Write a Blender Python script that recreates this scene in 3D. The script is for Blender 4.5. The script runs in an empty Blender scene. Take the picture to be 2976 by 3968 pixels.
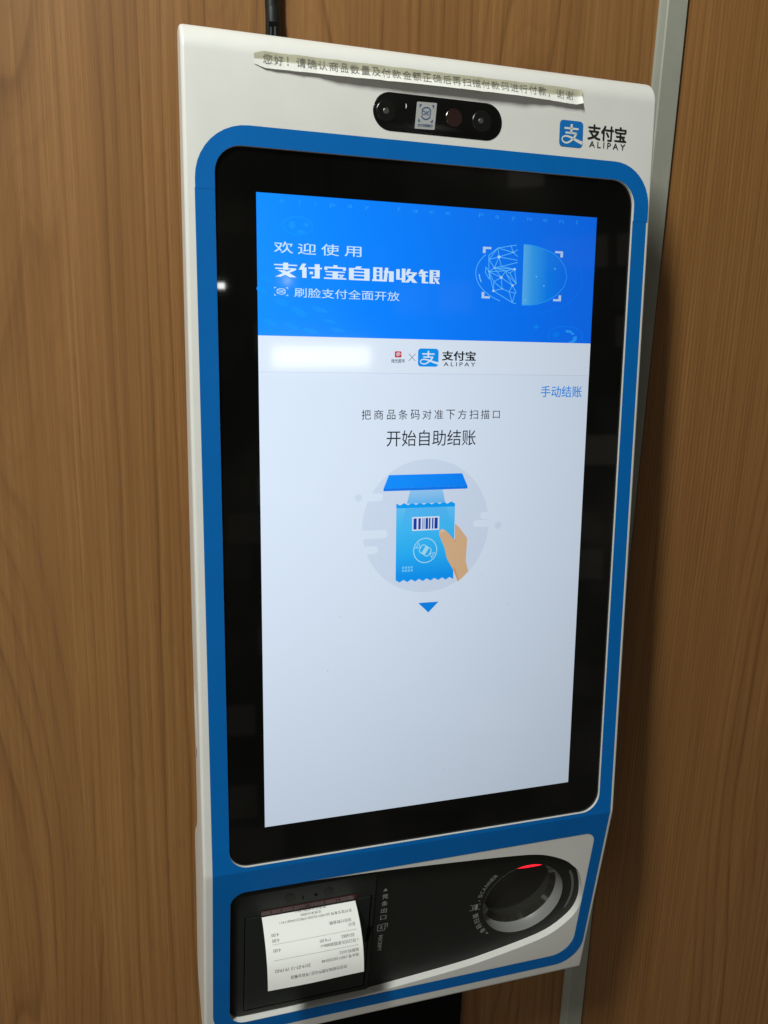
import bpy, bmesh, math, random
from mathutils import Vector, Matrix
random.seed(7)
S = bpy.context.scene
COL = S.collection

# ------------------------------------------------------------------ camera, world, lamps, exposure
TILT = math.radians(4.1)                     # the kiosk leans back against the wall
KO = Vector((0.0, -0.120, 1.35))             # centre of the screen in the room
KM = Matrix.Translation(KO) @ Matrix.Rotation(math.pi / 2 - TILT, 4, 'X')

cam = bpy.data.cameras.new('camera')
cam_o = bpy.data.objects.new('camera', cam)
COL.objects.link(cam_o)
RW = Matrix(((0.95622, -0.29090, 0.03180), (-0.03764, -0.22980, -0.97251), (0.29021, 0.92873, -0.23069)))
right, down, fwd = [Vector(RW[i]).normalized() for i in range(3)]
mw = Matrix((right, -down, -fwd)).transposed().to_4x4()
mw.translation = KM @ Vector((-0.2228, 0.1137, 0.5981))
cam_o.matrix_world = mw
cam.sensor_fit = 'VERTICAL'
cam.sensor_height = 36.0
cam.lens = 36.0 * 3183.8 / 3968.0
cam.clip_start = 0.01
cam.clip_end = 100
S.camera = cam_o

w = bpy.data.worlds.new('World')
S.world = w
w.use_nodes = True
# the dim shop behind the photographer: rows of darker and lighter shelf fronts, by direction
wt = w.node_tree
def wn_(t, **kw):
    n = wt.nodes.new(t)
    for k, v in kw.items():
        setattr(n, k, v)
    return n
def wm_(op, a, b=None):
    n = wn_('ShaderNodeMath', operation=op)
    for i, x in enumerate((a, b)):
        if isinstance(x, (int, float)):
            n.inputs[i].default_value = x
        elif x is not None:
            wt.links.new(x, n.inputs[i])
    return n.outputs[0]
wtc = wn_('ShaderNodeTexCoord')
wsx = wn_('ShaderNodeSeparateXYZ')
wt.links.new(wtc.outputs['Generated'], wsx.inputs[0])
az_ = wm_('ARCTAN2', wsx.outputs['X'], wm_('MULTIPLY', wsx.outputs['Y'], -1.0))
el_ = wm_('ARCSINE', wsx.outputs['Z'])
wcv = wn_('ShaderNodeCombineXYZ')
wt.links.new(az_, wcv.inputs[0])
wt.links.new(el_, wcv.inputs[1])
wbr = wn_('ShaderNodeTexBrick', offset=0.37, squash=0.6, squash_frequency=3)
wt.links.new(wcv.outputs[0], wbr.inputs['Vector'])
wbr.inputs['Color1'].default_value = (0, 0, 0, 1)
wbr.inputs['Color2'].default_value = (1, 1, 1, 1)
wbr.inputs['Mortar'].default_value = (0, 0, 0, 1)
wbr.inputs['Scale'].default_value = 1.0
wbr.inputs['Brick Width'].default_value = 0.085
wbr.inputs['Row Height'].default_value = 0.045
wbr.inputs['Mortar Size'].default_value = 0.006
wbr.inputs['Mortar Smooth'].default_value = 0.6
wno = wn_('ShaderNodeTexNoise')
wno.inputs['Scale'].default_value = 5.0
wno.inputs['Detail'].default_value = 3.0
wt.links.new(wcv.outputs[0], wno.inputs['Vector'])
shelf_ = wm_('MULTIPLY', wm_('POWER', wbr.outputs['Color'], 7.0), 0.22)
blot_ = wm_('MULTIPLY', wm_('POWER', wno.outputs[0], 4.0), 0.45)
wsum_ = wm_('ADD', wm_('ADD', shelf_, blot_), 0.018)
wt.links.new(wsum_, wt.nodes['Background'].inputs[1])
wt.nodes['Background'].inputs[0].default_value = (1.0, 0.94, 0.80, 1)


def area(name, loc, target, sx, sy, power, color, spin=0.0):
    l = bpy.data.lights.new(name, 'AREA')
    l.shape = 'RECTANGLE'
    l.size, l.size_y = sx, sy
    l.energy = power
    l.color = color
    o = bpy.data.objects.new(name, l)
    COL.objects.link(o)
    o.location = loc
    d = (Vector(target) - Vector(loc)).normalized()
    o.rotation_euler = (d.to_track_quat('-Z', 'Y').to_matrix().to_4x4() @ Matrix.Rotation(spin, 4, 'Z')).to_euler()
    return o


area('ceiling_lamp', (-0.94, -1.09, 2.95), (0, 0, 1.3), 0.15, 0.75, 45, (0.97, 1.0, 0.94))
area('fill_lamp', (-1.25, -1.25, 0.95), (0, 0, 1.05), 1.1, 1.1, 4.4, (1.0, 0.97, 0.90))  # added soft fill from the lower left, lifts the lower front


def klamp(name, p, sx, sy, radiance, color=(1, 1, 1)):
    """a lamp in the shop seen mirrored in the display glass at point p = (u, v)"""
    m = Vector((-0.2228, 0.1137, -0.5981))
    d = Vector((p[0], p[1], 0)) - m
    dist = 3.0
    q = m + d * ((dist + 0.5981) / 0.5981)
    return area(name, KM @ q, KM @ Vector((p[0], p[1], 0)), sx, sy, radiance * math.pi * sx * sy, color)


klamp('shop_panel', (-0.0875, 0.127), 0.43, 0.088, 7.5)
klamp('spot_lamp', (-0.1592, 0.1743), 0.030, 0.024, 26)
klamp('spot_lamp', (-0.1127, 0.1800), 0.020, 0.022, 22)

S.view_settings.view_transform = 'Standard'
S.view_settings.look = 'None'
S.view_settings.gamma = 1
S.view_settings.exposure = 0
S.view_settings.use_curve_mapping = False


# ------------------------------------------------------------------ materials
def new_mat(name):
    m = bpy.data.materials.new(name)
    m.use_nodes = True
    return m, m.node_tree, m.node_tree.nodes['Principled BSDF']


def node(nt, t, **kw):
    n = nt.nodes.new(t)
    for k, v in kw.items():
        setattr(n, k, v)
    return n


def mathn(nt, op, a, b=None, clamp=False):
    n = node(nt, 'ShaderNodeMath', operation=op, use_clamp=clamp)
    for i, x in enumerate((a, b)):
        if x is None:
            continue
        if isinstance(x, (int, float)):
            n.inputs[i].default_value = x
        else:
            nt.links.new(x, n.inputs[i])
    return n.outputs[0]


def ramp(nt, fac, stops):
    n = node(nt, 'ShaderNodeValToRGB')
    cr = n.color_ramp
    while len(cr.elements) > 1:
        cr.elements.remove(cr.elements[-1])
    cr.elements[0].position = stops[0][0]
    cr.elements[0].color = (*stops[0][1], 1)
    for p, c in stops[1:]:
        e = cr.elements.new(p)
        e.color = (*c, 1)
    if fac is not None:
        nt.links.new(fac, n.inputs[0])
    return n.outputs[0]


def noise(nt, vec, scale, detail=3, rough=0.5):
    n = node(nt, 'ShaderNodeTexNoise')
    n.inputs['Scale'].default_value = scale
    n.inputs['Detail'].default_value = detail
    n.inputs['Roughness'].default_value = rough
    if vec is not None:
        nt.links.new(vec, n.inputs['Vector'])
    return n.outputs[0]


def plain(name, col, rough=0.4, spec=0.5, metal=0.0, vary=0.04, bump=0.0, bscale=2500, coat=0.0):
    m, nt, b = new_mat(name)
    g = node(nt, 'ShaderNodeNewGeometry')
    n = noise(nt, g.outputs['Position'], 38, 4, 0.6)
    c = ramp(nt, n, [(0.3, tuple(x * (1 - vary) for x in col)), (0.7, tuple(min(1, x * (1 + vary)) for x in col))])
    nt.links.new(c, b.inputs['Base Color'])
    n2 = noise(nt, g.outputs['Position'], 90, 4, 0.6)
    r = node(nt, 'ShaderNodeMapRange')
    r.inputs['To Min'].default_value = max(0.02, rough - 0.06)
    r.inputs['To Max'].default_value = rough + 0.06
    nt.links.new(n2, r.inputs[0])
    nt.links.new(r.outputs[0], b.inputs['Roughness'])
    b.inputs['Specular IOR Level'].default_value = spec
    b.inputs['Metallic'].default_value = metal
    b.inputs['Coat Weight'].default_value = coat
    if bump:
        bn = node(nt, 'ShaderNodeBump')
        bn.inputs['Strength'].default_value = bump
        bn.inputs['Distance'].default_value = 0.0004
        nt.links.new(noise(nt, g.outputs['Position'], bscale, 2), bn.inputs['Height'])
        nt.links.new(bn.outputs[0], b.inputs['Normal'])
    return m


def lcd(name, col, ramp_stops=None, axis='X', lo=0.0, hi=1.0, axis2=None):
    """lit picture on the LCD: its light falls off at slanting angles like a real panel's"""
    m, nt, b = new_mat(name)
    b.inputs['Base Color'].default_value = (0.004, 0.004, 0.005, 1)
    b.inputs['Roughness'].default_value = 0.062
    b.inputs['Specular IOR Level'].default_value = 0.5
    g = node(nt, 'ShaderNodeNewGeometry')
    d = node(nt, 'ShaderNodeVectorMath', operation='DOT_PRODUCT')
    nt.links.new(g.outputs['Normal'], d.inputs[0])
    nt.links.new(g.outputs['Incoming'], d.inputs[1])
    p = mathn(nt, 'POWER', mathn(nt, 'MAXIMUM', d.outputs['Value'], 0.0), 2.5)
    if ramp_stops:
        tc = node(nt, 'ShaderNodeTexCoord')
        sx = node(nt, 'ShaderNodeSeparateXYZ')
        nt.links.new(tc.outputs['Object'], sx.inputs[0])
        mr = node(nt, 'ShaderNodeMapRange')
        mr.inputs[1].default_value = lo
        mr.inputs[2].default_value = hi
        v = sx.outputs[axis]
        if axis2:
            v = mathn(nt, 'SUBTRACT', v, sx.outputs[axis2])
        nt.links.new(v, mr.inputs[0])
        nt.links.new(ramp(nt, mr.outputs[0], ramp_stops), b.inputs['Emission Color'])
    else:
        b.inputs['Emission Color'].default_value = (*col, 1)
    nt.links.new(p, b.inputs['Emission Strength'])
    return m


def wood(name, x0, plank, tone, figure, lines, slant, seed, straight):
    """printed wood laminate: growth rings as contour lines of a stretched noise field"""
    m, nt, b = new_mat(name)
    g = node(nt, 'ShaderNodeNewGeometry')
    s = node(nt, 'ShaderNodeSeparateXYZ')
    nt.links.new(g.outputs['Position'], s.inputs[0])
    X, Z = s.outputs['X'], s.outputs['Z']
    Xs = mathn(nt, 'ADD', X, mathn(nt, 'MULTIPLY', Z, slant))
    xr = mathn(nt, 'DIVIDE', mathn(nt, 'SUBTRACT', Xs, x0), plank)
    idx = mathn(nt, 'FLOOR', xr)

    def vec(ax, az, extra):
        c = node(nt, 'ShaderNodeCombineXYZ')
        nt.links.new(mathn(nt, 'MULTIPLY', Xs, ax), c.inputs[0])
        nt.links.new(mathn(nt, 'ADD', mathn(nt, 'MULTIPLY', idx, 7.31), extra), c.inputs[1])
        nt.links.new(mathn(nt, 'MULTIPLY', Z, az), c.inputs[2])
        return c.outputs[0]
    f1 = noise(nt, vec(9.0, 1.35, seed), 1.0, 1.0, 0.4)
    f2 = noise(nt, vec(34.0, 5.0, seed + 3), 1.0, 2.0, 0.5)
    # alternate sheets are straighter
    alt = mathn(nt, 'MODULO', mathn(nt, 'ABSOLUTE', idx), 2.0)
    amp = mathn(nt, 'ADD', mathn(nt, 'MULTIPLY', alt, figure * straight), figure * (1 - straight))
    field = mathn(nt, 'ADD', mathn(nt, 'MULTIPLY', f1, amp), mathn(nt, 'MULTIPLY', Xs, mathn(nt, 'ADD', mathn(nt, 'MULTIPLY', alt, -2.2 * lines), 3.2 * lines)))
    field = mathn(nt, 'ADD', field, mathn(nt, 'MULTIPLY', f2, 0.55))
    saw = mathn(nt, 'FRACT', field)
    # uneven strength of the rings
    rid = mathn(nt, 'FLOOR', field)
    wn = node(nt, 'ShaderNodeTexWhiteNoise', noise_dimensions='1D')
    nt.links.new(rid, wn.inputs['W'])
    ring = ramp(nt, saw, [(0.0, (0.05, 0.05, 0.05)), (0.45, (0.0, 0.0, 0.0)), (0.74, (0.22, 0.22, 0.22)), (0.90, (1, 1, 1)), (0.95, (0.9, 0.9, 0.9)), (1.0, (0.05, 0.05, 0.05))])
    late = mathn(nt, 'MULTIPLY', ring, mathn(nt, 'ADD', mathn(nt, 'MULTIPLY', wn.outputs[0], 0.65), 0.35))
    saw2 = mathn(nt, 'FRACT', mathn(nt, 'ADD', mathn(nt, 'MULTIPLY', field, 3.0), mathn(nt, 'MULTIPLY', f2, 1.3)))
    ring2 = ramp(nt, saw2, [(0.0, (0, 0, 0)), (0.60, (0.1, 0.1, 0.1)), (0.85, (1, 1, 1)), (1.0, (0, 0, 0))])
    late = mathn(nt, 'ADD', mathn(nt, 'MULTIPLY', late, 1.0), mathn(nt, 'MULTIPLY', ring2, 0.17))
    # the lines break up along their length
    brk = noise(nt, vec(120.0, 7.0, seed + 9), 1.0, 3.0, 0.6)
    late = mathn(nt, 'MULTIPLY', late, mathn(nt, 'ADD', mathn(nt, 'MULTIPLY', brk, 1.1), 0.30))
    fib = noise(nt, vec(900.0, 9.0, seed + 5), 1.0, 3.0, 0.65)
    fib2 = noise(nt, vec(260.0, 2.2, seed + 6), 1.0, 3.0, 0.6)
    broad = noise(nt, vec(22.0, 0.8, seed + 7), 1.0, 2.0, 0.5)
    pore = ramp(nt, noise(nt, vec(1100.0, 38.0, seed + 13), 1.0, 2.0, 0.5), [(0.62, (0, 0, 0)), (0.74, (1, 1, 1))])
    k = mathn(nt, 'MULTIPLY', late, -0.38)
    k = mathn(nt, 'ADD', k, mathn(nt, 'MULTIPLY', pore, -0.16))
    k = mathn(nt, 'ADD', k, mathn(nt, 'MULTIPLY', mathn(nt, 'SUBTRACT', fib, 0.5), 0.42))
    k = mathn(nt, 'ADD', k, mathn(nt, 'MULTIPLY', mathn(nt, 'SUBTRACT', fib2, 0.5), 0.42))
    k = mathn(nt, 'ADD', k, mathn(nt, 'MULTIPLY', mathn(nt, 'SUBTRACT', broad, 0.5), 0.45))
    k = mathn(nt, 'ADD', k, 0.60)
    dk, md, lt = [tuple(x * t for x, t in zip(c, tone)) for c in ((0.115, 0.050, 0.020), (0.245, 0.123, 0.053), (0.385, 0.215, 0.104))]
    nt.links.new(ramp(nt, k, [(0.05, dk), (0.55, md), (0.95, lt)]), b.inputs['Base Color'])
    b.inputs['Roughness'].default_value = 0.46
    b.inputs['Specular IOR Level'].default_value = 0.42
    bn = node(nt, 'ShaderNodeBump')
    bn.inputs['Strength'].default_value = 0.10
    bn.inputs['Distance'].default_value = 0.0005
    nt.links.new(fib, bn.inputs['Height'])
    nt.links.new(bn.outputs[0], b.inputs['Normal'])
    return m


M = {}
M['white'] = plain('white_plastic', (0.695, 0.695, 0.665), 0.38, 0.45, vary=0.02, bump=0.05, bscale=3500)
M['rear'] = plain('grey_white_plastic', (0.62, 0.60, 0.56), 0.5, 0.4, vary=0.02, bump=0.08, bscale=3500)
M['blue'] = plain('blue_vinyl', (0.0012, 0.124, 0.430), 0.42, 0.18, vary=0.03)
m_, nt_, b_ = new_mat('black_glass')
b_.inputs['Base Color'].default_value = (0.0022, 0.0022, 0.0018, 1)
b_.inputs['Roughness'].default_value = 0.03
M['glass'] = m_
M['black'] = plain('black_plastic', (0.0115, 0.0125, 0.0105), 0.52, 0.30, vary=0.06, bump=0.12, bscale=3000)
M['black2'] = plain('dark_satin_plastic', (0.0145, 0.017, 0.0145), 0.50, 0.35, vary=0.06, bump=0.10, bscale=3000)
M['gap'] = plain('gap_black', (0.003, 0.003, 0.003), 0.8, 0.1)
M['lens'] = plain('lens_glass', (0.004, 0.0038, 0.0034), 0.22, 0.3)
M['lensred'] = plain('infrared_window', (0.022, 0.010, 0.008), 0.12, 0.5)
M['lensring'] = plain('lens_ring', (0.0075, 0.008, 0.007), 0.25, 0.35)
M['lensglint'] = plain('lens_core_glint', (0.055, 0.06, 0.05), 0.25, 0.5)  # paler tone puts the small glint into the lens centre
M['print_black'] = plain('black_print', (0.012, 0.012, 0.012), 0.45, 0.4)
M['print_blue'] = plain('logo_blue', (0.005, 0.150, 0.480), 0.40, 0.4)
M['print_and_glint'] = plain('logo_and_glint_white', (0.66, 0.68, 0.66), 0.4, 0.4)
M['print_grey'] = plain('grey_print', (0.26, 0.265, 0.25), 0.6, 0.3)
M['sticker'] = plain('sticker_paper', (0.36, 0.37, 0.36), 0.5, 0.4)
M['sticker_ink'] = plain('sticker_ink', (0.030, 0.070, 0.200), 0.5, 0.3)
M['paper'] = plain('thermal_paper', (0.86, 0.87, 0.84), 0.6, 0.3, vary=0.015)
M['ink'] = plain('thermal_ink', (0.105, 0.105, 0.105), 0.7, 0.2, vary=0.35)
M['bar'] = plain('tear_bar', (0.055, 0.016, 0.014), 0.22, 0.6, vary=0.25)
M['ring'] = plain('scanner_ring', (0.20, 0.204, 0.198), 0.42, 0.4)
M['arc'] = plain('indicator_arc', (0.115, 0.118, 0.112), 0.4, 0.4)
M['well'] = plain('scanner_window', (0.022, 0.021, 0.017), 0.10, 0.6)
M['trim'] = plain('grey_aluminium', (0.31, 0.315, 0.265), 0.42, 0.5, vary=0.04, bump=0.05, bscale=1500)
M['cable'] = plain('black_rubber', (0.010, 0.012, 0.012), 0.42, 0.45)
M['cable2'] = plain('grey_rubber', (0.050, 0.055, 0.055), 0.45, 0.4)
M['back'] = plain('dark_backing', (0.02, 0.014, 0.008), 0.8, 0.2)
m_, nt_, b_ = new_mat('scan_light')
b_.inputs['Base Color'].default_value = (0.1, 0.0, 0.0, 1)
b_.inputs['Emission Color'].default_value = (1.0, 0.012, 0.03, 1)
b_.inputs['Emission Strength'].default_value = 1.6
M['red'] = m_
# notice: white paper with a band of old yellowed tape along its upper part
m_, nt_, b_ = new_mat('taped_paper')
at_ = node(nt_, 'ShaderNodeAttribute', attribute_name='UVMap')
sp_ = node(nt_, 'ShaderNodeSeparateXYZ')
nt_.links.new(at_.outputs['Vector'], sp_.inputs[0])
g_ = node(nt_, 'ShaderNodeNewGeometry')
wv_ = mathn(nt_, 'MULTIPLY', mathn(nt_, 'SUBTRACT', noise(nt_, g_.outputs['Position'], 28, 3, 0.6), 0.5), 0.40)
ed_ = mathn(nt_, 'ADD', sp_.outputs['Y'], wv_)
mott_ = noise(nt_, g_.outputs['Position'], 160, 4, 0.6)
c1_ = ramp(nt_, mott_, [(0.3, (0.40, 0.39, 0.285)), (0.7, (0.47, 0.46, 0.345))])
mx_ = node(nt_, 'ShaderNodeMix', data_type='RGBA')
nt_.links.new(ramp(nt_, ed_, [(0.46, (0, 0, 0)), (0.54, (1, 1, 1))]), mx_.inputs[0])
mx_.inputs[6].default_value = (0.78, 0.78, 0.74, 1)
nt_.links.new(c1_, mx_.inputs[7])
nt_.links.new(mx_.outputs[2], b_.inputs['Base Color'])
b_.inputs['Roughness'].default_value = 0.42
b_.inputs['Specular IOR Level'].default_value = 0.35
M['notice'] = m_
M['notice_ink'] = plain('notice_ink', (0.17, 0.17, 0.15), 0.5, 0.3, vary=0.4)

L_ = {}
def lc(name, col):
    if name not in L_:
        L_[name] = lcd('lcd_' + name, col)
    return L_[name]


# ------------------------------------------------------------------ mesh builder
class MB:
    def __init__(self):
        self.v, self.f, self.mi, self.mats, self.uv = [], [], [], [], None

    def slot(self, m):
        if m not in self.mats:
            self.mats.append(m)
        return self.mats.index(m)

    def add(self, verts, faces, m):
        k = len(self.v)
        i = self.slot(m)
        self.v += [tuple(p) for p in verts]
        for f in faces:
            self.f.append([k + a for a in f])
            self.mi.append(i)

    def poly(self, pts, m, to):
        """flat polygon (may be concave) from 2-D points through the mapping to(x, y)"""
        vs, fs = fill2d([pts])
        self.add([to(*p) for p in vs], fs, m)

    def build(self, name, parent=None, smooth=None, fix=False):
        me = bpy.data.meshes.new(name)
        me.from_pydata(self.v, [], self.f)
        for m in self.mats:
            me.materials.append(m)
        me.polygons.foreach_set('material_index', self.mi)
        if fix:
            bm = bmesh.new()
            bm.from_mesh(me)
            bmesh.ops.remove_doubles(bm, verts=bm.verts, dist=1e-6)
            bmesh.ops.recalc_face_normals(bm, faces=bm.faces)
            bm.to_mesh(me)
            bm.free()
        if smooth is not None:
            me.polygons.foreach_set('use_smooth', [True] * len(me.polygons))
            me.set_sharp_from_angle(angle=math.radians(smooth))
        me.update()
        o = bpy.data.objects.new(name, me)
        COL.objects.link(o)
        if parent:
            o.parent = parent
        return o


def fill2d(loops):
    """triangulate 2-D loops: the first is the outline, the rest are holes"""
    bm = bmesh.new()
    eds = []
    for lp in loops:
        lp = [p for i, p in enumerate(lp) if math.hypot(p[0] - lp[i - 1][0], p[1] - lp[i - 1][1]) > 1e-7]
        vs = [bm.verts.new((p[0], p[1], 0)) for p in lp]
        for a, b in zip(vs, vs[1:] + vs[:1]):
            eds.append(bm.edges.new((a, b)))
    bmesh.ops.triangle_fill(bm, edges=eds, use_beauty=True, use_dissolve=False, normal=(0, 0, 1))
    for f in bm.faces:
        if f.normal.z < 0:
            f.normal_flip()
    bm.verts.index_update()
    vs = [(v.co.x, v.co.y) for v in bm.verts]
    fs = [[v.index for v in f.verts] for f in bm.faces]
    bm.free()
    return vs, fs


def rrect(x0, y0, x1, y1, r, n=8):
    """rounded rectangle; r is one radius or (bottom-left, bottom-right, top-right, top-left)"""
    if not isinstance(r, (tuple, list)):
        r = (r,) * 4
    out = []
    for (cx, cy, a0), q in zip(((x0 + r[0], y0 + r[0], 180), (x1 - r[1], y0 + r[1], 270), (x1 - r[2], y1 - r[2], 0), (x0 + r[3], y1 - r[3], 90)), r):
        if q <= 0:
            out.append((cx, cy))
            continue
        for i in range(n + 1):
            a = math.radians(a0 + 90 * i / n)
            out.append((cx + q * math.cos(a), cy + q * math.sin(a)))
    return out


def circ(cx, cy, rx, ry=None, n=40, a0=0, a1=360):
    ry = rx if ry is None else ry
    full = abs(a1 - a0) >= 360
    return [(cx + rx * math.cos(math.radians(a0 + (a1 - a0) * i / (n if full else n - 1))), cy + ry * math.sin(math.radians(a0 + (a1 - a0) * i / (n if full else n - 1)))) for i in range(n)]


def stroke(pts, wd, closed=False):
    """outline(s) of a thick line: list of quads"""
    q = []
    n = len(pts)
    nor = []
    for i in range(n):
        a = pts[(i - 1) % n] if (closed or i > 0) else pts[i]
        b = pts[(i + 1) % n] if (closed or i < n - 1) else pts[i]
        dx, dy = b[0] - a[0], b[1] - a[1]
        l = math.hypot(dx, dy) or 1
        nor.append((-dy / l, dx / l))
    for i in range(n if closed else n - 1):
        j = (i + 1) % n
        wi = wd[i] if isinstance(wd, (list, tuple)) else wd
        wj = wd[j] if isinstance(wd, (list, tuple)) else wd
        a, b = pts[i], pts[j]
        q.append([(a[0] - nor[i][0] * wi / 2, a[1] - nor[i][1] * wi / 2), (b[0] - nor[j][0] * wj / 2, b[1] - nor[j][1] * wj / 2), (b[0] + nor[j][0] * wj / 2, b[1] + nor[j][1] * wj / 2), (a[0] + nor[i][0] * wi / 2, a[1] + nor[i][1] * wi / 2)])
    return q


def spline(pts, per=6):
    out = []
    n = len(pts)
    for i in range(n):
        p0, p1, p2, p3 = pts[(i - 1) % n], pts[i], pts[(i + 1) % n], pts[(i + 2) % n]
        for k in range(per):
            t = k / per
            out.append(tuple(0.5 * ((2 * p1[j]) + (-p0[j] + p2[j]) * t + (2 * p0[j] - 5 * p1[j] + 4 * p2[j] - p3[j]) * t * t + (-p0[j] + 3 * p1[j] - 3 * p2[j] + p3[j]) * t ** 3) for j in (0, 1)))
    return out


_tc = {}
def text2d(body, bold=0.0, space=1.0):
    """lettering as flat triangles, in its own bounding box scaled to 0..1"""
    key = (body, bold, space)
    if key in _tc:
        return _tc[key]
    c = bpy.data.curves.new('lettering', 'FONT')
    c.body = body
    c.offset = bold
    c.space_character = space
    c.resolution_u = 3
    o = bpy.data.objects.new('lettering', c)
    COL.objects.link(o)
    dg = bpy.context.evaluated_depsgraph_get()
    me = bpy.data.meshes.new_from_object(o.evaluated_get(dg))
    vs = [(v.co.x, v.co.y) for v in me.vertices]
    fs = [list(p.vertices) for p in me.polygons]
    x0, x1 = min(v[0] for v in vs), max(v[0] for v in vs)
    y0, y1 = min(v[1] for v in vs), max(v[1] for v in vs)
    vs = [((x - x0) / (x1 - x0), (y - y0) / (y1 - y0)) for x, y in vs]
    bpy.data.objects.remove(o)
    bpy.data.curves.remove(c)
    bpy.data.meshes.remove(me)
    _tc[key] = (vs, fs)
    return _tc[key]


def put_text(mb, body, x0, y0, x1, y1, m, to, bold=0.0, space=1.0, cut=None):
    """x0,y0 is where the lettering's lower left corner goes, x1,y1 its upper right"""
    if bold < 0:
        # heavy poster letters: thick uprights, thinner bars
        d = -bold * abs(y1 - y0) * 1.6
        for k in range(7):
            lift = lambda x, y, k=k: (lambda q: (q[0], q[1], q[2] + k * 0.000008))(to(x, y))
            put_text(mb, body, x0 + d * k / 6, y0 + (0.02 if k % 2 else -0.02) * (y1 - y0), x1 - d + d * k / 6, y1 + (0.02 if k % 2 else -0.02) * (y1 - y0), m, lift, 0.0, space, cut)
        return
    if bold > 0:
        d = bold * abs(y1 - y0)
        sx = 1 if x1 > x0 else -1
        for k, (ax, ay) in enumerate(((-1, -1), (1, 1), (-1, 1), (1, -1), (0, 0))):
            lift = lambda x, y, k=k: (lambda q: (q[0], q[1], q[2] + k * 0.000008))(to(x, y))
            put_text(mb, body, x0 + ax * d + sx * d, y0 + ay * d * 0.6, x1 + ax * d - sx * d, y1 + ay * d * 0.6, m, lift, 0.0, space, cut)
        return
    vs, fs = text2d(body, 0.0, space)
    P = [(x0 + a * (x1 - x0), y0 + b * (y1 - y0)) for a, b in vs]
    if cut:
        bm = bmesh.new()
        bv = [bm.verts.new((p[0], p[1], 0)) for p in P]
        for f in fs:
            try:
                bm.faces.new([bv[i] for i in f])
            except ValueError:
                pass
        for yc in cut:
            if min(y0, y1) < yc < max(y0, y1):
                bmesh.ops.bisect_plane(bm, geom=bm.verts[:] + bm.edges[:] + bm.faces[:], plane_co=(0, yc, 0), plane_no=(0, 1, 0))
        bm.verts.index_update()
        P = [(v.co.x, v.co.y) for v in bm.verts]
        fs = [[v.index for v in f.verts] for f in bm.faces]
        bm.free()
    mb.add([to(*p) for p in P], fs, m)


def tag(o, label=None, cat=None, group=None, kind=None):
    for k, v in (('label', label), ('category', cat), ('group', group), ('kind', kind)):
        if v:
            o[k] = v


def prism(mb, prof, z0, z1, m, plane='XY'):
    """extrude a closed (x, y) profile between z0 and z1"""
    n = len(prof)
    vs = [(x, y, z0) for x, y in prof] + [(x, y, z1) for x, y in prof]
    fs = [[i, (i + 1) % n, n + (i + 1) % n, n + i] for i in range(n)] + [list(range(n))[::-1], [n + i for i in range(n)]]
    mb.add(vs, fs, m)


# ------------------------------------------------------------------ the wall
def box(mb, x0, x1, y0, y1, z0, z1, m):
    prism(mb, [(x0, y0), (x1, y0), (x1, y1), (x0, y1)], z0, z1, m)


bk = MB()
box(bk, -2.2, 2.4, 0.016, 0.10, 0.0, 2.6, M['back'])
o = bk.build('wall')
tag(o, kind='structure')
wl = wood('oak_laminate', -0.262, 0.112, (1.02, 0.95, 0.68), 14.0, 30.0, 0.004, 1.7, 0.75)
wr = wood('oak_laminate_fine', 0.262, 0.150, (1.10, 1.00, 0.69), 8.0, 75.0, 0.0, 11.3, 0.6)
p = MB()
box(p, -1.6, 0.2405, 0.0, 0.012, 0.0, 2.6, wl)
o = p.build('wall_panel')
tag(o, 'wide brown wood-grain wall panel behind and left of the payment terminal', 'wall panel', 'wood-grain wall panels', 'thing')
p = MB()
box(p, 0.2685, 1.9, 0.0, 0.012, 0.0, 2.6, wr)
o = p.build('wall_panel')
tag(o, 'brown wood-grain wall panel right of the grey trim strip, half in shadow', 'wall panel', 'wood-grain wall panels', 'thing')
p = MB()
prism(p, [(0.2382, 0.0145), (0.2382, -0.0010), (0.2390, -0.0026), (0.2408, -0.0032), (0.2440, -0.0040), (0.2450, -0.0052), (0.2640, -0.0052), (0.2648, -0.0046), (0.2650, -0.0030), (0.2655, 0.0145)], 0.0, 2.6, M['trim'])
o = p.build('trim_strip', smooth=20)
tag(o, 'narrow grey-green metal trim strip joining the two wood-grain panels', 'trim strip', kind='thing')

# ------------------------------------------------------------------ the kiosk
K = bpy.data.objects.new('payment_kiosk', None)
COL.objects.link(K)
K.matrix_world = KM
tag(K, 'white wall-mounted self-checkout terminal with a tall lit screen in a blue border', 'self-checkout kiosk')

A = math.radians(12.0)
VF = -0.274
def chin(u, s, e=0.0):
    """point on the lower, back-sloping front: u across, s down from the fold, e outwards"""
    return (u, VF - s * math.cos(A) - e * math.sin(A), -s * math.sin(A) + e * math.cos(A))
def chin_mm(e):
    return lambda u, s: chin(u / 1000, s / 1000, e)
def front_mm(n):
    return lambda u, v: (u / 1000, v / 1000, n)

HW, RE = 0.1826, 0.0028
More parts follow.
